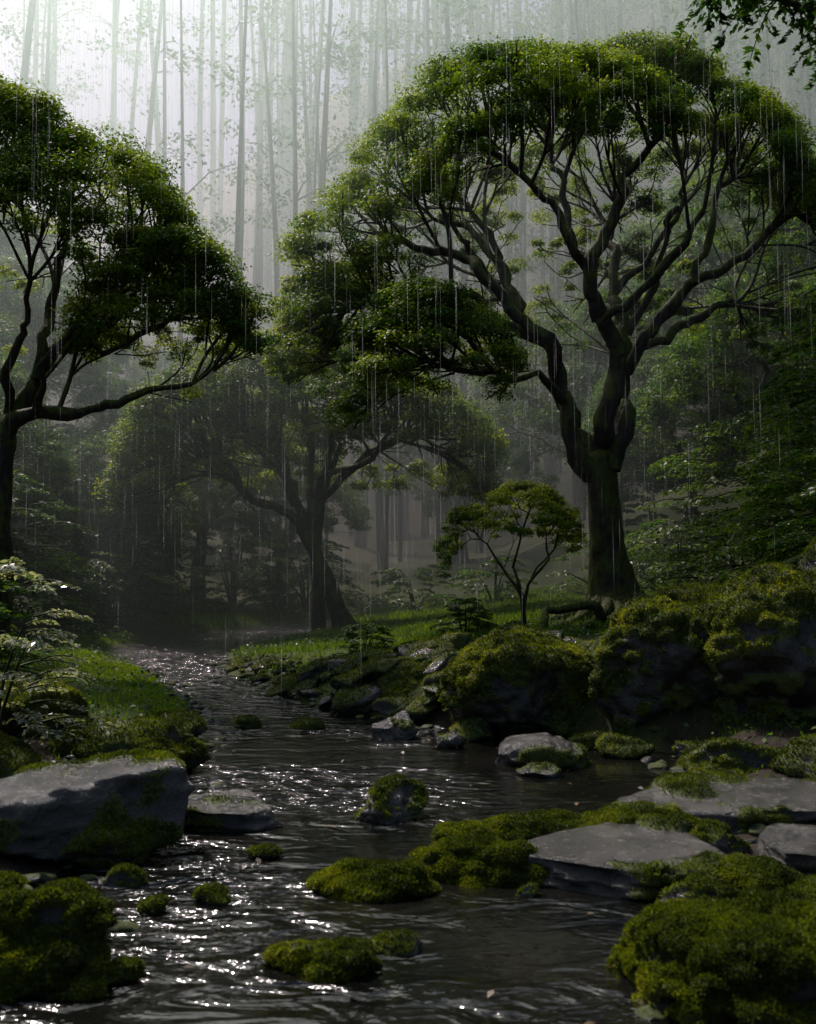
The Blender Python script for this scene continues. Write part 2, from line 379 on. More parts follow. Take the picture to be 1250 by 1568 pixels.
# centre
rock('mossy_stone', -.09, 6.05, (.46, .4, .32), .03, 33, fz=30000, fs=.011, moss=.5, lump=.03, disp=.2)
rock('mossy_stone', .30, 4.95, (.85, .42, .28), .0, 35, sub=6, fz=60000, fs=.009, moss=.62, lump=.04, disp=.36)
rock('mossy_stone', -.2, 4.68, (.66, .3, .18), .0, 36, sub=6, fz=60000, fs=.009, moss=.62, lump=.035, disp=.36)
rock('mossy_stone', .62, 5.55, (.85, .32, .2), .01, 37, fz=50000, fs=.009, moss=.65, lump=.035, disp=.34)
rock('mossy_stone', -.28, 3.8, (.46, .28, .16), -.01, 38, sub=6, fz=70000, fs=.008, moss=.55, lump=.035, disp=.36)
for k, (x, y, w) in enumerate([(-1.12, 4.4, .14), (-.88, 4.52, .17), (-1.05, 3.7, .16), (-.05, 3.95, .2), (-1.35, 4.75, .2), (.55, 4.6, .12), (-.75, 5.2, .16)]):
    rock('mossy_stone', x, y, (w, w * .7, w * .6), .004, 39 + k, sub=4, fz=60000, fs=.008, moss=.6, lump=.015, disp=.3)
rock('mossy_stone', .95, 7.2, (.34, .24, .13), .01, 62, sub=4, fz=20000, fs=.01, moss=.4)
rock('mossy_stone', -1.5, 9.4, (.26, .2, .12), .01, 63, sub=4, fz=20000, fs=.01, moss=.6)
rock('mossy_stone', -.95, 9.3, (.3, .2, .12), .01, 64, sub=4, fz=20000, fs=.01, moss=.7)
# right slabs
rock('flat_stone_slab', 1.02, 4.95, (1.45, 1.1, .26), .01, 51, sub=6, flat=True, fz=30000, fs=.009, moss=.12, cuts=7, disp=.14, rot=.1)
rock('flat_stone_slab', 2.1, 4.85, (1.35, .95, .36), .01, 52, sub=6, flat=True, fz=30000, fs=.009, moss=.16, cuts=7, disp=.14, rot=-.2)
rock('flat_stone_slab', 2.1, 6.0, (2.1, 1.1, .3), .01, 53, sub=6, flat=True, fz=30000, fs=.009, moss=.22, cuts=7, disp=.14)
rock('flat_stone_slab', 3.2, 5.4, (1.7, 1.3, .4), .03, 66, sub=5, flat=True, fz=20000, fs=.009, moss=.15, cuts=7, disp=.1, rot=.6)
rock('flat_stone_slab', 2.3, 3.8, (1.4, 1.1, .4), .02, 67, sub=5, flat=True, fz=20000, fs=.009, moss=.2, cuts=7, disp=.1, rot=.3)
rock('mossy_stone', 1.28, 5.5, (.8, .3, .26), .03, 54, fz=50000, fs=.009, moss=.7, lump=.035, disp=.34)
rock('mossy_stone', 1.3, 4.32, (.42, .3, .28), .01, 55, fz=50000, fs=.009, moss=.6, lump=.03, disp=.25)
rock('mossy_stone', 1.62, 4.55, (.5, .35, .24), .02, 68, fz=50000, fs=.009, moss=.6, lump=.03, disp=.25)
rock('mossy_stone', 1.6, 5.2, (.35, .3, .24), .04, 69, fz=50000, fs=.009, moss=.6, lump=.03, disp=.25)
rock('mossy_boulder', 1.22, 3.5, (1.0, .85, .54), .03, 56, sub=6, fz=70000, fs=.009, moss=.58, lump=.07, disp=.3)
rock('mossy_boulder', 1.85, 4.05, (.7, .55, .42), .03, 57, fz=50000, fs=.009, moss=.55, lump=.05, disp=.2)
rock('flat_stone', .95, 7.7, (.85, .6, .34), .04, 58, bare=True, fz=10000, fs=.011, moss=.28, cuts=8, disp=.18)
rock('wet_boulder', -.1, 8.8, (.48, .4, .38), .04, 59, fz=10000, fs=.011, moss=.2, cuts=10)
# bank stones
n = 0; Vb = []; Fb = []; Mb = []; gz = Geo()
for k in range(260):
    y = rng.uniform(8.8, 15.5); r_ = np.interp(y, EY, ER)
    x = r_ + rng.uniform(0, 1) ** 1.1 * min(2.7, 1.0 + (14.5 - y) * .9) + .02
    if x > 1.0 and y < 10: continue
    w = rng.uniform(.25, .75) * (1 - .55 * float(sst(y, 11.5, 13.5)))
    v, f, ms, vn = rock_geo((w, w * rng.uniform(.6, .9), w * rng.uniform(.3, .5)), 100 + k, cuts=13, sub=4 if w > .3 else 3, moss=rng.uniform(.05, .6), lump=.02, disp=.1)
    a = rng.uniform(0, 6.3); t = rng.uniform(-.5, .2)
    R = np.array([[math.cos(a), -math.sin(a), 0], [math.sin(a), math.cos(a), 0], [0, 0, 1]])
    T = np.array([[math.cos(t), 0, math.sin(t)], [0, 1, 0], [-math.sin(t), 0, math.cos(t)]])
    v = v @ R.T @ T.T + np.array([x, y, H(x, y) + w * .08]); vn = vn @ R.T @ T.T
    fuzz(gz, v, f, ms, vn, 4500, .014)
    Vb.append(v); Fb.append(f + n); Mb.append(ms); n += len(v)
e = empty('stream_bank_stones')
obj('stones', mesh_np('stones', np.concatenate(Vb), np.concatenate(Fb), M_rock, True, {'moss': np.concatenate(Mb)}), e)
obj('moss', gz.mesh('moss', M_moss), e)
Vb = []; Fb = []; Mb = []; n = 0
for k in range(480):
    if k < 320:
        y = rng.uniform(3.2, 16); side = rng.random() < .5
        e0 = np.interp(y, EY, EL if side else ER); x = e0 + rng.normal() * .18
    else:
        y = rng.uniform(3.6, 7); x = np.interp(y, EY, ER) + rng.uniform(0, 1.4) if rng.random() < .6 else np.interp(y, EY, EL) - rng.uniform(0, 1.2)
    w = rng.uniform(.04, .16)
    v, f, ms, vn = rock_geo((w, w * .8, w * .5), 400 + k, cuts=5, sub=3, moss=rng.uniform(0, .5), lump=.004)
    v = v + np.array([x, y, max(H(x, y), -.02) + w * .1]); Vb.append(v); Fb.append(f + n); Mb.append(ms); n += len(v)
obj('stream_pebbles', mesh_np('stream_pebbles', np.concatenate(Vb), np.concatenate(Fb), M_rock, True, {'moss': np.concatenate(Mb)}))

# ------------------------------------------------------------------ trees
def dome_surf(p, th, rh, seed):
    c, s = np.cos(th), np.sin(th)
    rx = np.where(c > 0, p['rR'], p['rL']); ry = np.where(s > 0, p['rB'], p['rF'])
    zx = np.where(c > 0, p['zR'], p['zL']); zy = np.where(s > 0, p['zB'], p['zF'])
    zr = zx * c * c + zy * s * s
    z = zr + (p['zT'] - zr) * np.clip(1 - rh ** p['pw'], 0, 1) ** .75
    q = np.stack([p['cx'] + rx * rh * c, p['cy'] + ry * rh * s, z], 1)
    nn = nrm(np.stack([c * rh ** 1.5, s * rh ** 1.5, 1.05 - .6 * rh], 1))
    k = p['rL'] / 460.
    rid = 1 - 2 * np.abs(fbm(np.stack([th * 2.0, rh * 1.8, 0 * rh], 1) + seed, 3, seed))
    q = q + nn * (38 * k * (rid - .8))[:, None]
    return q, nn, s * rh
def dome_pts(p, n, rho=None, seed=0):
    th = rng.uniform(0, 2 * np.pi, n)
    rh = np.sqrt(rng.uniform(0, 1, n)) if rho is None else rho
    q, nn, sr = dome_surf(p, th, rh, seed)
    r = np.random.default_rng(seed + 99); K = 46 if p['rL'] > 200 else 12
    lt = r.uniform(0, 2 * np.pi, K); lr_ = np.sqrt(r.uniform(0, 1.05, K))
    lq, _, _ = dome_surf(p, lt, lr_, seed)
    R = r.uniform(60, 125, K) * (p['rL'] / 460. if p['rL'] > 200 else .45)
    d = np.linalg.norm((q[:, None] - lq[None]) * np.array([.8, .8, 1.2]), axis=2) / R[None]
    bump = (np.sqrt(np.clip(1 - d * d, 0, 1)) * R[None]).max(1)
    q = q + nn * (bump * .72)[:, None] * np.array([.6, .6, 1.])
    return q, nn, bump, sr
def grow(nodes, path, T, bf):
    n0 = len(nodes)
    pos = np.zeros((n0 + len(T), 3)); pos[:n0] = nodes
    par = np.full(n0 + len(T), -1); pl = np.zeros(n0 + len(T)); pl[:n0] = path
    dm = np.linalg.norm(T[:, None] - nodes[None], axis=2)
    cm = dm + bf * path[None]
    best = cm.argmin(1); cost = cm.min(1)
    alive = np.ones(len(T), bool); m = n0
    for _ in range(len(T)):
        i = int(np.argmin(np.where(alive, cost, 1e9))); alive[i] = False
        b = best[i]; pos[m] = T[i]; par[m] = b; pl[m] = pl[b] + np.linalg.norm(T[i] - pos[b])
        c = np.linalg.norm(T - T[i], axis=1) + bf * pl[m]
        u = c < cost; best[u] = m; cost[u] = c[u]; m += 1
    return pos, par
def build_tree(name, base, s, limbs, domes, ncl, nvol, per, leaf, rcl, lmat, tip=.006, bf=.45, tint0=.4, seed=0, drape=80, gap=-.35, link=True, trunk_k=20, flat=.6, e_pipe=2.3, back=0., lim=1.):
    gw = Geo(); nodes = []; path = []; lr = []
    for k, l in enumerate(limbs):
        l = np.array(l, float) * s
        l[:, 3] *= lim
        q = resample(l, .14 if s < .012 else .2, wig=(.34 if k else .06), seed=seed + k)
        big = q[:, 3].max() > .12
        tube(gw, q[:, :3], q[:, 3], trunk_k if k == 0 else (12 if big else 8), bump=.42 if k == 0 else .36, seed=seed + k)
        if k:
            d = np.linalg.norm(q[:, :3], axis=1)
            h0 = max(2, int(len(q) * .25)); nodes.append(q[h0:, :3]); path.append(d[h0:]); lr.append(q[h0:, 3])
    nodes = np.concatenate(nodes); path = np.concatenate(path); lr = np.concatenate(lr)
    C = []; tot = sum(w for _, w in domes); CS = []
    for p, w in domes:
        nn_ = int(ncl * w / tot)
        q, nn, rid, sr = dome_pts(p, nn_, seed=seed)
        keep = (fbm(q / (80.) + seed, 2, seed + 3) > gap + back * np.clip(sr, 0, 1))
        C.append(q[keep]); CS.append(1 - .35 * np.clip(sr[keep], 0, 1) * (back > 0))
        nd = int(drape * w / tot)
        q, nn, rid, sr = dome_pts(p, nd, rho=rng.uniform(.93, 1.02, nd), seed=seed)
        q[:, 2] -= rng.uniform(0, 85, nd) * (p['rL'] / 460.) * (rng.random(nd) < .6) * (np.abs(sr) < .7)
        C.append(q); CS.append(np.ones(nd) * .7)
    C = np.concatenate(C) * s; CS = np.concatenate(CS)
    ti = rng.integers(0, len(C), nvol)
    dn = np.linalg.norm(C[ti][:, None] - nodes[None], axis=2).argmin(1)
    t = rng.uniform(.15, .95, nvol)[:, None] ** .8
    VT = nodes[dn] * (1 - t) + C[ti] * t + rng.normal(size=(nvol, 3)) * s * 12
    VT[:, 2] += np.sin(t[:, 0] * np.pi) * s * 12
    T = np.concatenate([C - np.array([0, 0, rcl * .35]), VT])
    pos, par = grow(nodes, path, T, bf)
    n0 = len(nodes); m = len(pos)
    for _ in range(2):
        cs = np.zeros((m, 3)); cc = np.zeros(m)
        np.add.at(cs, par[n0:], pos[n0:]); np.add.at(cc, par[n0:], 1)
        i = np.arange(n0, m); hc = cc[i] > 0
        avg = np.where(hc[:, None], .5 * pos[par[i]] + .5 * cs[i] / np.maximum(cc[i], 1)[:, None], pos[i])
        new = pos.copy(); new[i] = .5 * pos[i] + .5 * avg; pos = new
    acc = np.zeros(m); r = np.zeros(m); mc = np.full(m, -1); mcr = np.zeros(m)
    for i in range(m - 1, n0 - 1, -1):
        r[i] = max(tip ** e_pipe, acc[i]) ** (1 / e_pipe); acc[par[i]] += r[i] ** e_pipe
        if r[i] > mcr[par[i]]: mcr[par[i]] = r[i]; mc[par[i]] = i
    for i in range(n0, m):
        p_ = par[i]
        if p_ >= n0 and mc[p_] == i: continue
        ch = [p_, i]
        while mc[ch[-1]] >= 0: ch.append(mc[ch[-1]])
        P = pos[ch]; R = r[ch].copy(); R[0] = R[1] * 1.15
        if p_ < n0: R = np.minimum(R, lr[p_] * .75)
        else: R[0] = min(R[1] * 1.15, r[p_])
        if len(P) > 2 and R[0] > .018:
            q = np.c_[P, R]; q = resample(q, .12); P, R = q[:, :3], q[:, 3]
        tube(gw, P, R, 6 if R[0] > .02 else 4)
    gl = Geo()
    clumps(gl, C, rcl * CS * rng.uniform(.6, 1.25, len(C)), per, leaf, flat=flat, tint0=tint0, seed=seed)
    mw = gw.mesh('trunk_and_limbs', M_bark, True); ml = gl.mesh('foliage', lmat)
    if not link: return mw, ml
    e = empty(name, base)
    obj('trunk_and_limbs', mw, e); obj('foliage', ml, e)
    return e
def dome(cx, cy, rL, rR, rF, rB, zT, zL, zR, zF, zB, pw=2.4):
    return dict(cx=cx, cy=cy, rL=rL, rR=rR, rF=rF, rB=rB, zT=zT, zL=zL, zR=zR, zF=zF, zB=zB, pw=pw)

# ---- the large umbrella-crowned tree (units about 1 cm)
limbs = [
 [(4,0,-22,82),(2,0,2,56),(-4,0,40,36),(-10,0,90,28),(-16,0,140,25),(-16,0,200,27),(-14,0,248,22)],
 [(-16,0,205,20),(-50,-12,250,17),(-80,-35,325,14),(-130,-60,420,11),(-185,-62,500,9),(-270,-40,550,7),(-350,-20,575,5)],
 [(-20,0,215,18),(-58,18,295,15),(-72,38,380,12),(-112,60,450,10),(-150,80,530,8),(-185,95,630,6),(-230,100,700,4)],
 [(-14,0,220,20),(-22,-18,310,17),(-2,-38,370,15),(-35,-60,450,13),(-42,-90,530,11),(0,-110,600,8),(35,-125,690,5)],
 [(-6,0,220,20),(18,15,320,17),(30,28,400,14),(32,60,480,11),(18,100,570,9),(40,150,660,6)],
 [(26,20,375,12),(62,-10,440,11),(130,-45,505,9),(200,-65,550,8),(290,-70,600,5)],
 [(-32,-55,440,10),(-60,-90,510,9),(-120,-120,590,7),(-180,-130,660,5)],
 [(-78,-32,318,8),(-130,-80,352,6),(-200,-120,350,5),(-285,-160,365,4)],
 [(120,-42,498,8),(150,-10,590,7),(190,20,690,5)],
 [(-125,-58,410,8),(-205,-100,455,6),(-300,-110,450,5),(-380,-60,450,4)],
 [(40,0,410,9),(130,50,460,8),(230,100,520,5)],
 [(-40,-85,510,8),(-70,-40,600,7),(-90,0,700,5)],
 [(25,80,520,8),(90,90,600,6),(140,60,700,4)],
 [(-30,-60,430,8),(40,-120,500,7),(110,-150,580,5)],
 [(-150,-62,450,7),(-190,0,560,6),(-280,40,640,4)],
 [(34,40,440,8),(80,10,520,7),(110,-10,620,5)],
 [(-100,50,430,8),(-170,20,520,6),(-250,0,620,4)],
]
doms = [(dome(-50, 20, 450, 450, 225, 320, 815, 375, 440, 630, 490), 10),
        (dome(-290, -165, 115, 120, 70, 90, 432, 260, 325, 295, 340, 2.0), 1.3),
        (dome(-410, -40, 90, 110, 80, 90, 500, 340, 410, 380, 410, 2.0), 1.0)]
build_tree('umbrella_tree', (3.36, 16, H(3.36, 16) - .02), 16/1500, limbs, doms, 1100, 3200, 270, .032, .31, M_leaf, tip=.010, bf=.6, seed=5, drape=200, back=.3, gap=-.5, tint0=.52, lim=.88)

# roots of the large tree
g = Geo(); bx, by = 3.36, 16
for k, (ang, ln, r0) in enumerate([(-2.7, 2.6, .15), (-2.1, 2.0, .13), (-1.5, 1.8, .14), (-.8, 2.4, .14), (-.3, 2.8, .12), (.4, 1.6, .12), (2.6, 1.8, .13), (-2.4, 3.2, .11)]):
    t = np.linspace(0, 1, 26); a = ang + .5 * np.sin(t * 5 + k)
    x = bx + np.cumsum(np.cos(a)) * ln / 26; y = by + np.cumsum(np.sin(a)) * ln / 26
    z = hgt(x, y) + .26 * np.exp(-t * 5) + .03 - .08 * t
    tube(g, np.stack([x, y, z], 1), r0 * (1 - t * .8), 8, .3, k)
for k, (p0, p1) in enumerate([((3.3, 10.2, 1.35), (6.2, 9.6, 1.9)), ((3.5, 10.4, 1.15), (6, 10.8, 1.6)), ((4.0, 9.4, 1.35), (5.6, 8.9, 1.8)), ((2.9, 10.6, .85), (4.4, 10.4, 1.3)), ((2.0, 12.5, .75), (3.6, 13.6, .9)), ((1.6, 13.2, .6), (2.9, 14.6, .8))]):
    t = np.linspace(0, 1, 24)[:, None]; q = np.array(p0) * (1 - t) + np.array(p1) * t
    q = q + np.stack([fbm(q * 1.3 + 9 * c + k, 2, k) for c in range(3)], 1) * .35
    tube(g, q, np.linspace(.04, .075, 24), 7, .2, k)
obj('tree_roots', g.mesh('tree_roots', M_bark, True))

# ---- middle tree
limbs = [
 [(2,0,-14,24),(0,0,5,16),(-16,0,50,13),(-40,0,100,12),(-62,0,145,12),(-66,0,165,9)],
 [(-60,0,142,8.5),(-92,-10,176,7),(-140,-20,190,6),(-178,-20,235,5),(-235,-10,262,4)],
 [(-64,0,152,8.5),(-84,20,205,7),(-108,30,262,5.5),(-140,30,320,4)],
 [(-62,0,150,8.5),(-50,-15,195,7),(-32,-30,245,6),(-12,-40,305,4),(0,-40,360,3)],
 [(-58,0,150,8),(-30,20,215,6.5),(25,30,270,5),(110,30,295,4)],
 [(-80,0,190,6),(-98,-40,260,5),(-110,-60,330,3)],
 [(-36,-25,230,6),(30,-50,265,5),(100,-50,290,3)],
 [(-55,5,190,6),(-60,50,290,5),(-60,70,380,3)],
 [(-150,-20,200,5),(-200,20,275,4),(-250,30,320,3)],
]
doms = [(dome(-75, 0, 285, 310, 140, 210, 410, 195, 205, 290, 240, 2.0), 6), (dome(-225, -40, 115, 130, 80, 100, 335, 180, 255, 225, 235, 2.0), 1.2)]
xb, yb = -1.4, 22
build_tree('leaning_umbrella_tree', (xb, yb, H(xb, yb) - .02), 22/1500, limbs, doms, 800, 1500, 190, .045, .40, M_leaf, tip=.011, bf=.6, seed=9, drape=140, tint0=.62, back=.15, gap=-.5)
g = Geo()
q = resample([(0, 0, -.2, .2), (-.02, 0, .8, .15), (-.12, 0, 2.0, .12), (.1, .1, 3.4, .09), (.5, .2, 4.4, .05)], .2, .04)
tube(g, q[:, :3], q[:, 3], 10, .15)
gl = Geo(); Cc = np.array([.6, .2, 4.6]) + rng.normal(size=(24, 3)) * np.array([.7, .6, .3]); clumps(gl, Cc, np.full(24, .35), 120, .055)
e = empty('slender_tree', (-2.05, 22.7, H(-2.05, 22.7))); obj('trunk', g.mesh('trunk', M_bark, True), e); obj('foliage', gl.mesh('foliage', M_leaf), e)

# ---- left tree
limbs = [
 [(0,0,-20,44),(0,0,15,34),(6,0,100,27),(2,0,220,25),(8,0,330,24),(12,0,365,20)],
 [(8,0,335,16),(40,-12,372,13),(125,-25,385,10),(220,-25,405,7),(300,-20,440,4)],
 [(8,0,345,17),(50,10,420,14),(100,20,500,11),(165,20,535,9),(260,10,560,6),(330,0,580,4)],
 [(8,0,345,17),(-25,-20,430,14),(-40,-40,540,11),(-20,-60,650,8)],
 [(5,0,345,15),(-60,30,420,12),(-150,40,500,8),(-250,40,560,5)],
 [(60,10,435,10),(60,40,540,8),(90,50,650,6),(80,40,760,4)],
 [(110,20,505,8),(190,-40,480,6),(265,-60,510,4)],
 [(60,-12,375,8),(110,-60,430,6),(180,-90,500,4)],
 [(90,20,480,8),(170,60,600,6),(230,60,680,4)],
 [(20,0,380,8),(60,-60,470,7),(100,-100,560,4)],
]
doms = [(dome(-70, 0, 420, 445, 170, 290, 835, 450, 500, 620, 510, 1.5), 9), (dome(240, -20, 110, 150, 80, 110, 620, 460, 500, 500, 490, 2.0), 2.0)]
xb, yb = -5.95, 14
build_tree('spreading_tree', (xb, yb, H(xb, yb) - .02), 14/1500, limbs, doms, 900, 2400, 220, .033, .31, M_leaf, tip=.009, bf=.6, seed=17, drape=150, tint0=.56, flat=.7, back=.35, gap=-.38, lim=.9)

# ---- sapling
limbs = [
 [(0,0,-5,5),(-6,0,50,3.2),(-20,0,95,2.6)],
 [(-4,0,35,3),(8,0,80,2.2),(20,0,130,1.7),(60,0,165,1.2)],
 [(-8,0,55,3),(-30,10,100,2.0),(-60,10,150,1.4),(-90,5,165,1)],
 [(-20,0,95,2.2),(-12,-15,130,1.6),(0,-20,170,1.2)],
 [(8,0,80,2.),(30,-10,125,1.6),(55,-15,150,1)],
]
doms = [(dome(-10, 0, 118, 90, 80, 80, 185, 105, 140, 145, 140, 2.0), 1)]
build_tree('young_tree', (1.8, 15, H(1.8, 15)), .01, limbs, doms, 190, 260, 100, .026, .14, M_leaf, tip=.003, seed=23, drape=50, tint0=.72, trunk_k=8, gap=-.7)

# ---- background trees (shared meshes)
def generic(seed):
    r = np.random.default_rng(seed)
    L = [[(0,0,-30,24),(4,0,60,15),(r.uniform(-20,20),0,180,12)]]
    tx = L[0][-1][0]
    for k in range(8):
        a = k * 2 * np.pi / 8 + r.uniform(-.3, .3); R = r.uniform(150, 260)
        L.append([(tx,0,165,8),(tx+R*.25*np.cos(a),R*.25*np.sin(a),235,7),(tx+R*.6*np.cos(a),R*.6*np.sin(a),310,5),(tx+R*np.cos(a),R*np.sin(a),360,3)])
    d = [(dome(tx, 0, 300, 280, 260, 260, 480, 240, 260, 240, 250, 2.0), 5), (dome(tx - 120, -90, 150, 170, 100, 120, 300, 140, 180, 160, 170, 2.0), 1.4)]
    return build_tree('x', None, .0175, L, d, 420, 420, 120, .07, .55, M_leaf2, tip=.012, seed=seed, drape=80, link=False, trunk_k=10, tint0=.5, gap=-.5)
VAR = [generic(31), generic(47)]
def bgtree(x, y, sc, k, rz=0., dz=0.):
    e = empty('background_tree', (x, y, H(x, y) - .1 + dz)); e.rotation_euler[2] = rz; e.scale = (sc, sc, sc)
    obj('trunk_and_limbs', VAR[k][0], e); obj('foliage', VAR[k][1], e)
for a in [(-6.5, 30, .75, 0, .3), (-12, 27, .85, 1, 1.1), (-15, 33, 1.1, 0, 2.2), (6.5, 31, .95, 1, .5), (10, 27, 1.05, 0, 1.9), (14, 33, 1.2, 1, 3.), (2.5, 44, .75, 0, 4.),
          (12, 20.5, .85, 1, 2.5), (-10, 20.5, .62, 0, 5.1), (-22, 40, 1.2, 1, 0.), (22, 42, 1.4, 0, 1.), (-10, 44, .9, 0, 3.3), (15.5, 24, 1.1, 0, .2),
          (-7.6, 24, .5, 1, 2.), (-4.4, 33, .6, 0, 1.), (8.2, 21.5, .62, 1, 4.), (7.2, 25, .6, 0, 5.), (-13, 19, .75, 0, 3.), (10.5, 17.5, .62, 0, 2.2)]:
    bgtree(*a)

# ---- tall distant forest
gt = Geo(); gf = Geo()
for k in range(190):
    y = rng.uniform(42, 112); x = rng.uniform(-.6, .6) * y
    az = math.degrees(math.atan2(x, y))
    if az < -10 and rng.random() < .45: continue
    hh = y * rng.uniform(.62, .78); r0 = rng.uniform(.10, .42) * (y / 60) ** .5
    z0 = H(x, y) - .3; hh = max(14, hh - z0 * .7)
    q = np.array([[x, y, z0], [x + rng.normal() * .4, y, z0 + hh * .5], [x + rng.normal() * .8, y, z0 + hh]])
    q = resample(np.c_[q, [r0, r0 * .75, r0 * .3]], 2.2)
    tube(gt, q[:, :3], q[:, 3], 6)
    for j in range(5):
        t = rng.uniform(.2, .9); a = rng.uniform(0, 6.3); l = rng.uniform(1, 3)
        b0 = q[int(t * (len(q) - 1)), :3]
        tube(gt, np.array([b0, b0 + [l * .5 * math.cos(a), l * .5 * math.sin(a), l * .3], b0 + [l * math.cos(a), l * math.sin(a), l * .35]]), [.05, .035, .015], 4)
    ng = int(rng.uniform(5, 20) * (2.0 if az > -4 else 1)); per = 50; nl = ng * per
    t = np.repeat(rng.uniform(.25, 1.0, ng), per)
    c = np.stack([np.interp(t, np.linspace(0, 1, len(q)), q[:, i]) for i in range(3)], 1)
    off = rng.normal(size=(ng, 3)) * np.array([1.6, 1.6, .2])
    leaves(gf, c + np.repeat(off, per, 0) + rand_unit(nl) * rng.uniform(.2, 1, nl)[:, None] * np.array([1.3, 1.3, .6]), nrm(np.array([0, 0, 1.]) + .6 * rng.normal(size=(nl, 3))), rng.uniform(.08, .18, nl), .4 + .2 * rng.normal(size=nl))
e = empty('distant_forest'); obj('trunks', gt.mesh('trunks', M_bark, True), e); obj('foliage', gf.mesh('foliage', M_leaf2), e)

# ------------------------------------------------------------------ shrubs
def sprays(gw, gl, P, Dr, Ln, per, leaf, tint0=.45, droop=.45, wid=.28, up=.35):
    for p, d, l in zip(P, Dr, Ln):
        d = nrm(np.asarray(d, float)); side = nrm(np.cross(d, [0, 0, 1.]))
        tt = np.linspace(0, 1, 7)[:, None]
        path = p + d * l * tt + np.array([0, 0, 1.]) * (up * l * tt - droop * l * tt ** 2)
        tube(gw, path, np.linspace(.012, .003, 7) * (l + .3), 4)
        t = rng.uniform(.12, 1.02, per) ** .8; w = rng.uniform(-1, 1, per) * wid * l * np.sin(np.pi * np.clip(t * .9 + .08, 0, 1)) ** .8
        c = p + d * l * t[:, None] + side * w[:, None]
        c[:, 2] += up * l * t - droop * l * t ** 2 - np.abs(w) * .35 + rng.normal(size=per) * .02 * l
        nor = nrm(np.array([0, 0, 1.]) + d * .35 + .38 * rng.normal(size=(per, 3)))
        ax = nrm(d + side * (np.sign(w) * .8)[:, None])
        leaves(gl, c, nor, leaf * rng.uniform(.6, 1.3, per), tint0 + .15 * rng.normal(size=per) + rng.normal() * .12, .42, axis=ax)
def shrub(name, x, y, z, R, hh, n, per, leaf, tint0=.45, mat=None, lean=(0, 0), ln=(.5, .9)):
    gw = Geo(); gl = Geo()
    a = rng.uniform(0, 2 * np.pi, n); t = rng.uniform(0, 1, n); rr = R * np.sqrt(1 - (t * .95) ** 2) * rng.uniform(.25, 1, n)
    P = np.stack([rr * np.cos(a) * .7 + lean[0] * t, rr * np.sin(a) * .7 + lean[1] * t, hh * t], 1)
    Dr = np.stack([np.cos(a), np.sin(a), 0 * a], 1) + .3 * rng.normal(size=(n, 3)) * np.array([1, 1, .2])
    sprays(gw, gl, P, Dr, rng.uniform(*ln, n) * (1.1 - .4 * t), per, leaf, tint0)
    for k in range(max(5, n // 8)):
        e0 = P[rng.integers(n)]
        q = resample([(0, 0, -.25, .03 * R), (e0[0] * .4, e0[1] * .4, e0[2] * .6, .02 * R), (*e0, .008 * R)], .15, .05, k)
        tube(gw, q[:, :3], q[:, 3], 5)
    e = empty(name, (x, y, z)); obj('stems', gw.mesh('stems', M_bark, True), e); obj('leaves', gl.mesh('leaves', mat or M_shrub), e)
    return e
for (x, y, R, hh, n, per, lf, t0) in [(6.0, 12.5, 1.6, 3.4, 160, 130, .042, .55), (5.0, 11.2, 1.1, 1.8, 90, 130, .036, .55), (6.8, 14.6, 1.9, 3.9, 150, 120, .048, .6),
                                      (4.9, 14.2, 1.1, 1.4, 70, 110, .038, .65), (6.6, 18.5, 1.8, 2.8, 110, 100, .055, .6), (5.2, 9.8, 1.1, 1.9, 90, 130, .033, .5),
                                      (8.6, 17, 2.2, 4.8, 130, 110, .06, .5), (9.8, 22, 2.4, 3.6, 100, 100, .07, .5), (5.4, 19.5, 1.2, 1.4, 60, 100, .05, .6)]:
    shrub('hillside_shrub', x, y, H(x, y), R, hh, n, per, lf, t0, ln=(.6 * R ** .5, 1.15 * R ** .5))
for (x, y, R, hh, n, per, lf, t0) in [(-7.6, 17.5, 1.8, 3.0, 130, 110, .055, .45), (-9.8, 20, 2.4, 4.2, 130, 100, .06, .45), (-7.4, 24.5, 2.1, 2.8, 110, 100, .06, .45),
                                      (-5.0, 28, 1.8, 2.2, 90, 90, .06, .5), (-6.4, 11.0, 1.2, 1.9, 90, 110, .042, .4), (-8.5, 14.5, 1.9, 3.0, 120, 100, .05, .4), (-11.5, 24, 2.6, 4.8, 120, 100, .07, .45),
                                      (-9.2, 28, 2.4, 4.2, 110, 100, .07, .45), (-3.2, 31, 1.8, 2.2, 80, 90, .06, .5), (-6.9, 20.8, 1.1, 1.6, 70, 100, .05, .45), (-5.4, 9.4, .9, 1.6, 60, 100, .038, .4)]:
    shrub('hillside_shrub', x, y, H(x, y), R, hh, n, per, lf, t0, ln=(.6 * R ** .5, 1.15 * R ** .5))
for (x, y, R, hh, n, per, lf, t0) in [(2.2, 25, 1.5, 1.2, 60, 90, .05, .5), (4.6, 23, 1.6, 1.6, 65, 90, .05, .5), (.2, 28, 1.6, 1.3, 60, 90, .06, .5), (6.6, 26, 2., 2.4, 80, 90, .06, .5)]:
    shrub('forest_shrub', x, y, H(x, y), R, hh, n, per, lf, t0)
shrub('round_bush', .85, 14.6, H(.85, 14.6), .42, .55, 80, 90, .022, .45, ln=(.2, .34))
shrub('round_bush', -.55, 12.6, H(-.55, 12.6), .42, .5, 80, 90, .02, .4, ln=(.2, .34))
shrub('round_bush', 3.0, 11.0, H(3.0, 11.0), .5, .4, 60, 80, .022, .5, ln=(.2, .34))
shrub('pale_leaved_bush', -2.95, 7.0, H(-2.95, 7.0), .62, 1.35, 80, 60, .026, .62, mat=M_pale, ln=(.3, .5), lean=(.1, 0))
shrub('hillside_shrub', -4.3, 8.6, H(-4.3, 8.6), .9, 1.3, 70, 110, .034, .4)
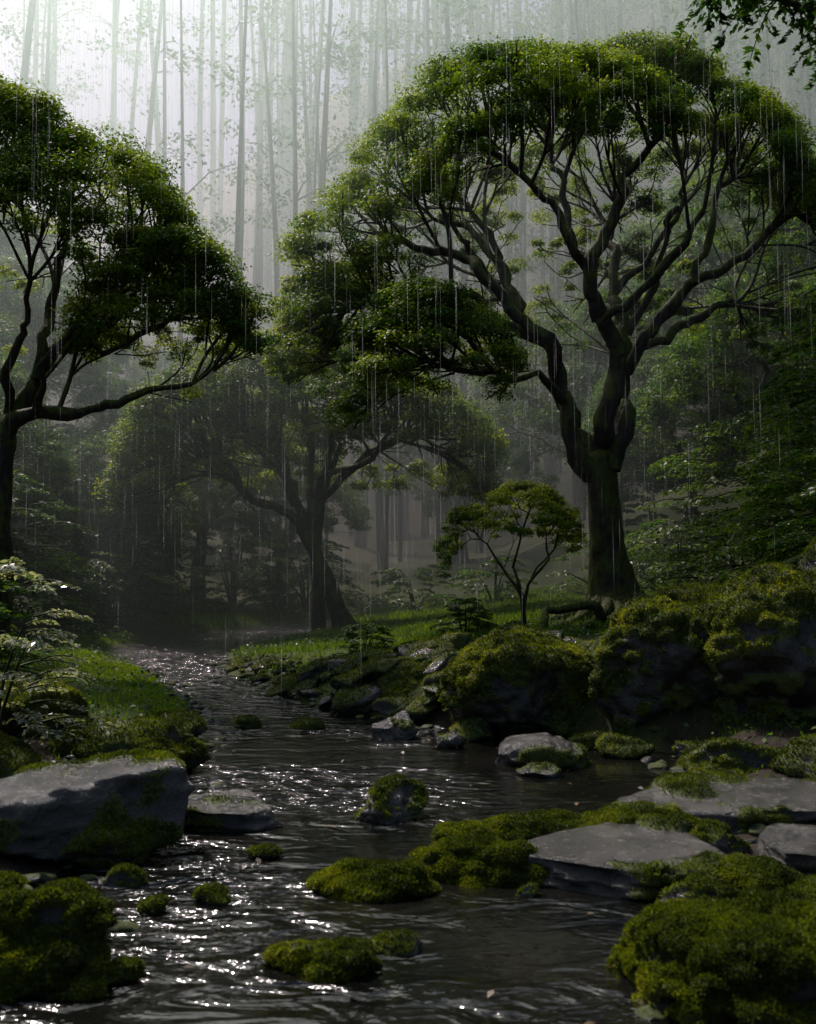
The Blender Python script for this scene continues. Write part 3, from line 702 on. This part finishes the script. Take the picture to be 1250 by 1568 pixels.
# tree at the right just outside the view whose bough overhangs the stream
gw = Geo(); gl = Geo()
q = resample([(0, 0, -.3, .26), (0, 0, 1.5, .2), (-.2, 0, 3.2, .16), (-.3, 0, 5.2, .1)], .2, .05); tube(gw, q[:, :3], q[:, 3], 12, .2)
P = []; Dr = []
for k, e0 in enumerate([(-2.4, 0.2, 5.15), (-1.7, .5, 5.3), (-2.1, -.3, 5.35), (-1.2, -.4, 5.2), (.9, .6, 5.2), (.2, -1.2, 4.9)]):
    e0 = np.array(e0); q = resample([(-.2, 0, 3.2 + .1 * k, .06), (e0[0] * .5, e0[1] * .5, 4.6, .035), (*e0, .010)], .1, .06, k)
    tube(gw, q[:, :3], q[:, 3], 7)
    for j in range(26):
        b = q[rng.integers(len(q) // 2, len(q)), :3]; P.append(b); Dr.append([rng.normal(), rng.normal(), 0])
sprays(gw, gl, np.array(P), np.array(Dr), rng.uniform(.3, .5, len(P)), 55, .034, .1, droop=.8, up=.15)
e = empty('overhanging_tree', (4.35, 6.3, H(4.35, 6.3))); obj('trunk_and_limbs', gw.mesh('trunk', M_bark, True), e); obj('foliage', gl.mesh('foliage', M_shrub), e)

# ------------------------------------------------------------------ grass and ground cover
def grass(name, n, fx, hmin, hmax, tint0=.5, wid=.006):
    x, y = fx(n); z = hgt(x, y); k = (z > .04); x, y, z = x[k], y[k], z[k]; n = len(x)
    dens = fbm(np.stack([x, y, 0 * x], 1) * 1.2, 2, 77); k = dens > -.25 + .2 * rng.normal(size=n); x, y, z = x[k], y[k], z[k]; n = len(x)
    hh = rng.uniform(hmin, hmax, n); a = rng.uniform(0, 6.3, n); l = rng.uniform(.1, .6, n) * hh; b = rng.uniform(0, 6.3, n)
    w = wid * rng.uniform(.6, 1.4, n)
    base = np.stack([x, y, z - .01], 1); sd = np.stack([np.cos(a) * w, np.sin(a) * w, 0 * a], 1)
    mid = base + np.stack([np.cos(b) * l * .35, np.sin(b) * l * .35, hh * .6], 1); tp = base + np.stack([np.cos(b) * l, np.sin(b) * l, hh], 1)
    V = np.stack([base - sd, base + sd, mid + sd * .7, mid - sd * .7, tp + sd * .1, tp - sd * .1], 1).reshape(-1, 3)
    i = np.arange(n)[:, None] * 6
    F = np.concatenate([i + np.array([[0, 1, 2, 3]]), i + np.array([[3, 2, 4, 5]])])
    t = np.repeat(tint0 + .18 * rng.normal(size=n), 6)
    obj(name, mesh_np(name, V, F, M_grass, False, {'tint': t}))
def left_patch(n):
    y = rng.uniform(8.0, 20, n); x = np.interp(y, EY, EL) - rng.uniform(0, 3.2, n); return x, y
def right_patch(n):
    y = rng.uniform(12.5, 25, n); x = np.interp(y, EY, ER) + rng.uniform(.2, 9, n)
    k = (x - np.interp(y, EY, ER) > 1.8) | (y > 15.5) | (rng.random(n) < .15); return x[k], y[k]
def bank(n):
    y = rng.uniform(6.5, 12, n); s_ = rng.random(n) < .5
    x = np.where(s_, np.interp(y, EY, EL) - rng.uniform(.1, 3, n), np.interp(y, EY, ER) + rng.uniform(.1, 3, n)); return x, y
def back(n):
    return rng.uniform(-10, 8, n), rng.uniform(23, 32, n)
grass('grass', 110000, left_patch, .02, .06, .82)
grass('grass', 90000, right_patch, .04, .13, .55, .009)
grass('grass', 10000, bank, .02, .07, .4)
grass('grass', 30000, back, .08, .22, .5, .014)
g = Geo(); n = 40000
y = rng.uniform(6.5, 22, n); s_ = rng.random(n) < .25
x = np.where(s_, np.interp(y, EY, EL) - rng.uniform(.1, 5, n), np.interp(y, EY, ER) + rng.uniform(.1, 8, n))
dr_ = x - np.interp(y, EY, ER)
k = (fbm(np.stack([x, y, 0 * x], 1) * 1.1, 3, 55) > -.05) & ~((dr_ > 0) & (dr_ < 2.2) & (y < 15) & (rng.random(n) < .8)); x, y = x[k], y[k]; n = len(x)
leaves(g, np.stack([x, y, hgt(x, y) + rng.uniform(.01, .12, n)], 1), nrm(np.array([0, 0, 1.]) + .5 * rng.normal(size=(n, 3))), rng.uniform(.015, .04, n), .45 + .2 * rng.normal(size=n), .55)
obj('ground_cover_plants', g.mesh('ground_cover_plants', M_shrub))
M_litter = leaf_mat('dead_leaf', [(0, (.02, .012, .006)), (.5, (.06, .035, .015)), (1, (.16, .11, .05))], rough=.4, trans=.1)
g = Geo(); n = 8000; y = rng.uniform(3.2, 20, n); x = rng.uniform(-5, 6, n); z = np.maximum(hgt(x, y), .0) + .012
k = (z > .03) | (rng.random(n) < .14); x, y, z = x[k], y[k], z[k]; n = len(x)
leaves(g, np.stack([x, y, z], 1), nrm(np.array([0, 0, 1.]) + .22 * rng.normal(size=(n, 3))), rng.uniform(.012, .03, n), rng.uniform(0, 1, n), .55)
obj('fallen_leaves', g.mesh('fallen_leaves', M_litter))

# ------------------------------------------------------------------ rain
m, nt, ns, L = newmat('rain_drop_streak')
d = N(ns, 'ShaderNodeBsdfTranslucent'); d.inputs[0].default_value = (.9, .95, .95, 1)
df = N(ns, 'ShaderNodeBsdfDiffuse'); df.inputs[0].default_value = (.9, .95, .95, 1)
a_ = N(ns, 'ShaderNodeMixShader'); a_.inputs[0].default_value = .6; L.new(df.outputs[0], a_.inputs[1]); L.new(d.outputs[0], a_.inputs[2])
tr = N(ns, 'ShaderNodeBsdfTransparent'); mx = N(ns, 'ShaderNodeMixShader'); mx.inputs[0].default_value = .20
L.new(tr.outputs[0], mx.inputs[1]); L.new(a_.outputs[0], mx.inputs[2]); o = N(ns, 'ShaderNodeOutputMaterial'); L.new(mx.outputs[0], o.inputs[0])
n = 14000
y = rng.uniform(16, 48, n); y = np.where(rng.random(n) < .10, rng.uniform(8, 16, n), y); x = rng.uniform(-.5, .5, n) * y * 1.1; z = rng.uniform(0, 1, n) ** .7 * (2 + y * .68)
ln = rng.uniform(.08, .34, n) * (1 + y * .07); w = (.0008 + y * .00024) * rng.uniform(.5, 1.3, n); a = rng.uniform(-.5, .5, n)
c = np.stack([x, y, z + .3], 1); sd = np.stack([np.cos(a) * w, np.sin(a) * w, 0 * a], 1); up = np.stack([-.012 * ln, 0 * ln, ln], 1)
V = np.stack([c - up, c + sd, c + up, c - sd], 1).reshape(-1, 3)
obj('rain', mesh_np('rain', V, np.arange(4 * n).reshape(-1, 4), m))

# ------------------------------------------------------------------ mist volume
def mist(name, lo, hi, dens, g_, col):
    bm = bmesh.new(); bmesh.ops.create_cube(bm, size=1)
    me = D.meshes.new(name); bm.to_mesh(me); bm.free()
    o = obj(name, me); lo = np.array(lo); hi = np.array(hi)
    o.location = (lo + hi) / 2; o.scale = hi - lo
    m, nt, ns, L = newmat(name)
    v = N(ns, 'ShaderNodeVolumeScatter'); v.inputs['Color'].default_value = (*col, 1); v.inputs['Density'].default_value = dens; v.inputs['Anisotropy'].default_value = g_
    out = N(ns, 'ShaderNodeOutputMaterial'); L.new(v.outputs[0], out.inputs['Volume']); me.materials.append(m)
mist('mist', (-90, 14, -6), (90, 140, 34), .029, .70, (.46, .63, .54))

# ------------------------------------------------------------------ light
EL_, AZ = math.radians(54), math.radians(-37)
sv = Vector((math.sin(AZ) * math.cos(EL_), math.cos(AZ) * math.cos(EL_), math.sin(EL_)))
sl = D.lights.new('sun', 'SUN'); sl.energy = 5.0; sl.angle = math.radians(4); sl.color = (1, .98, .91)
so = obj('sun', sl); so.rotation_euler = sv.to_track_quat('Z', 'Y').to_euler()
w = D.worlds.new('World'); scene.world = w; w.use_nodes = True
wn = w.node_tree.nodes; wl = w.node_tree.links
sk = wn.new('ShaderNodeTexSky'); sk.sky_type = 'NISHITA'; sk.sun_disc = False
sk.sun_elevation = EL_; sk.sun_rotation = AZ; sk.dust_density = 2.5; sk.air_density = 1.0; sk.ozone_density = 1.0
bg = wn['Background']; bg.inputs[1].default_value = .095; wl.new(sk.outputs[0], bg.inputs[0])

# ------------------------------------------------------------------ camera
cam = D.cameras.new('camera'); co = obj('camera', cam, loc=(0, 0, 1.5))
cam.sensor_fit = 'VERTICAL'; cam.sensor_height = 24; cam.lens = 24 * 1500 / 1568
co.rotation_euler = (math.radians(90 + 3.28), 0, 0); cam.clip_end = 1000
cam.dof.use_dof = True; cam.dof.focus_distance = 13; cam.dof.aperture_fstop = 2.2
scene.camera = co
scene.view_settings.view_transform = 'Standard'; scene.view_settings.look = 'None'; scene.view_settings.exposure = 0
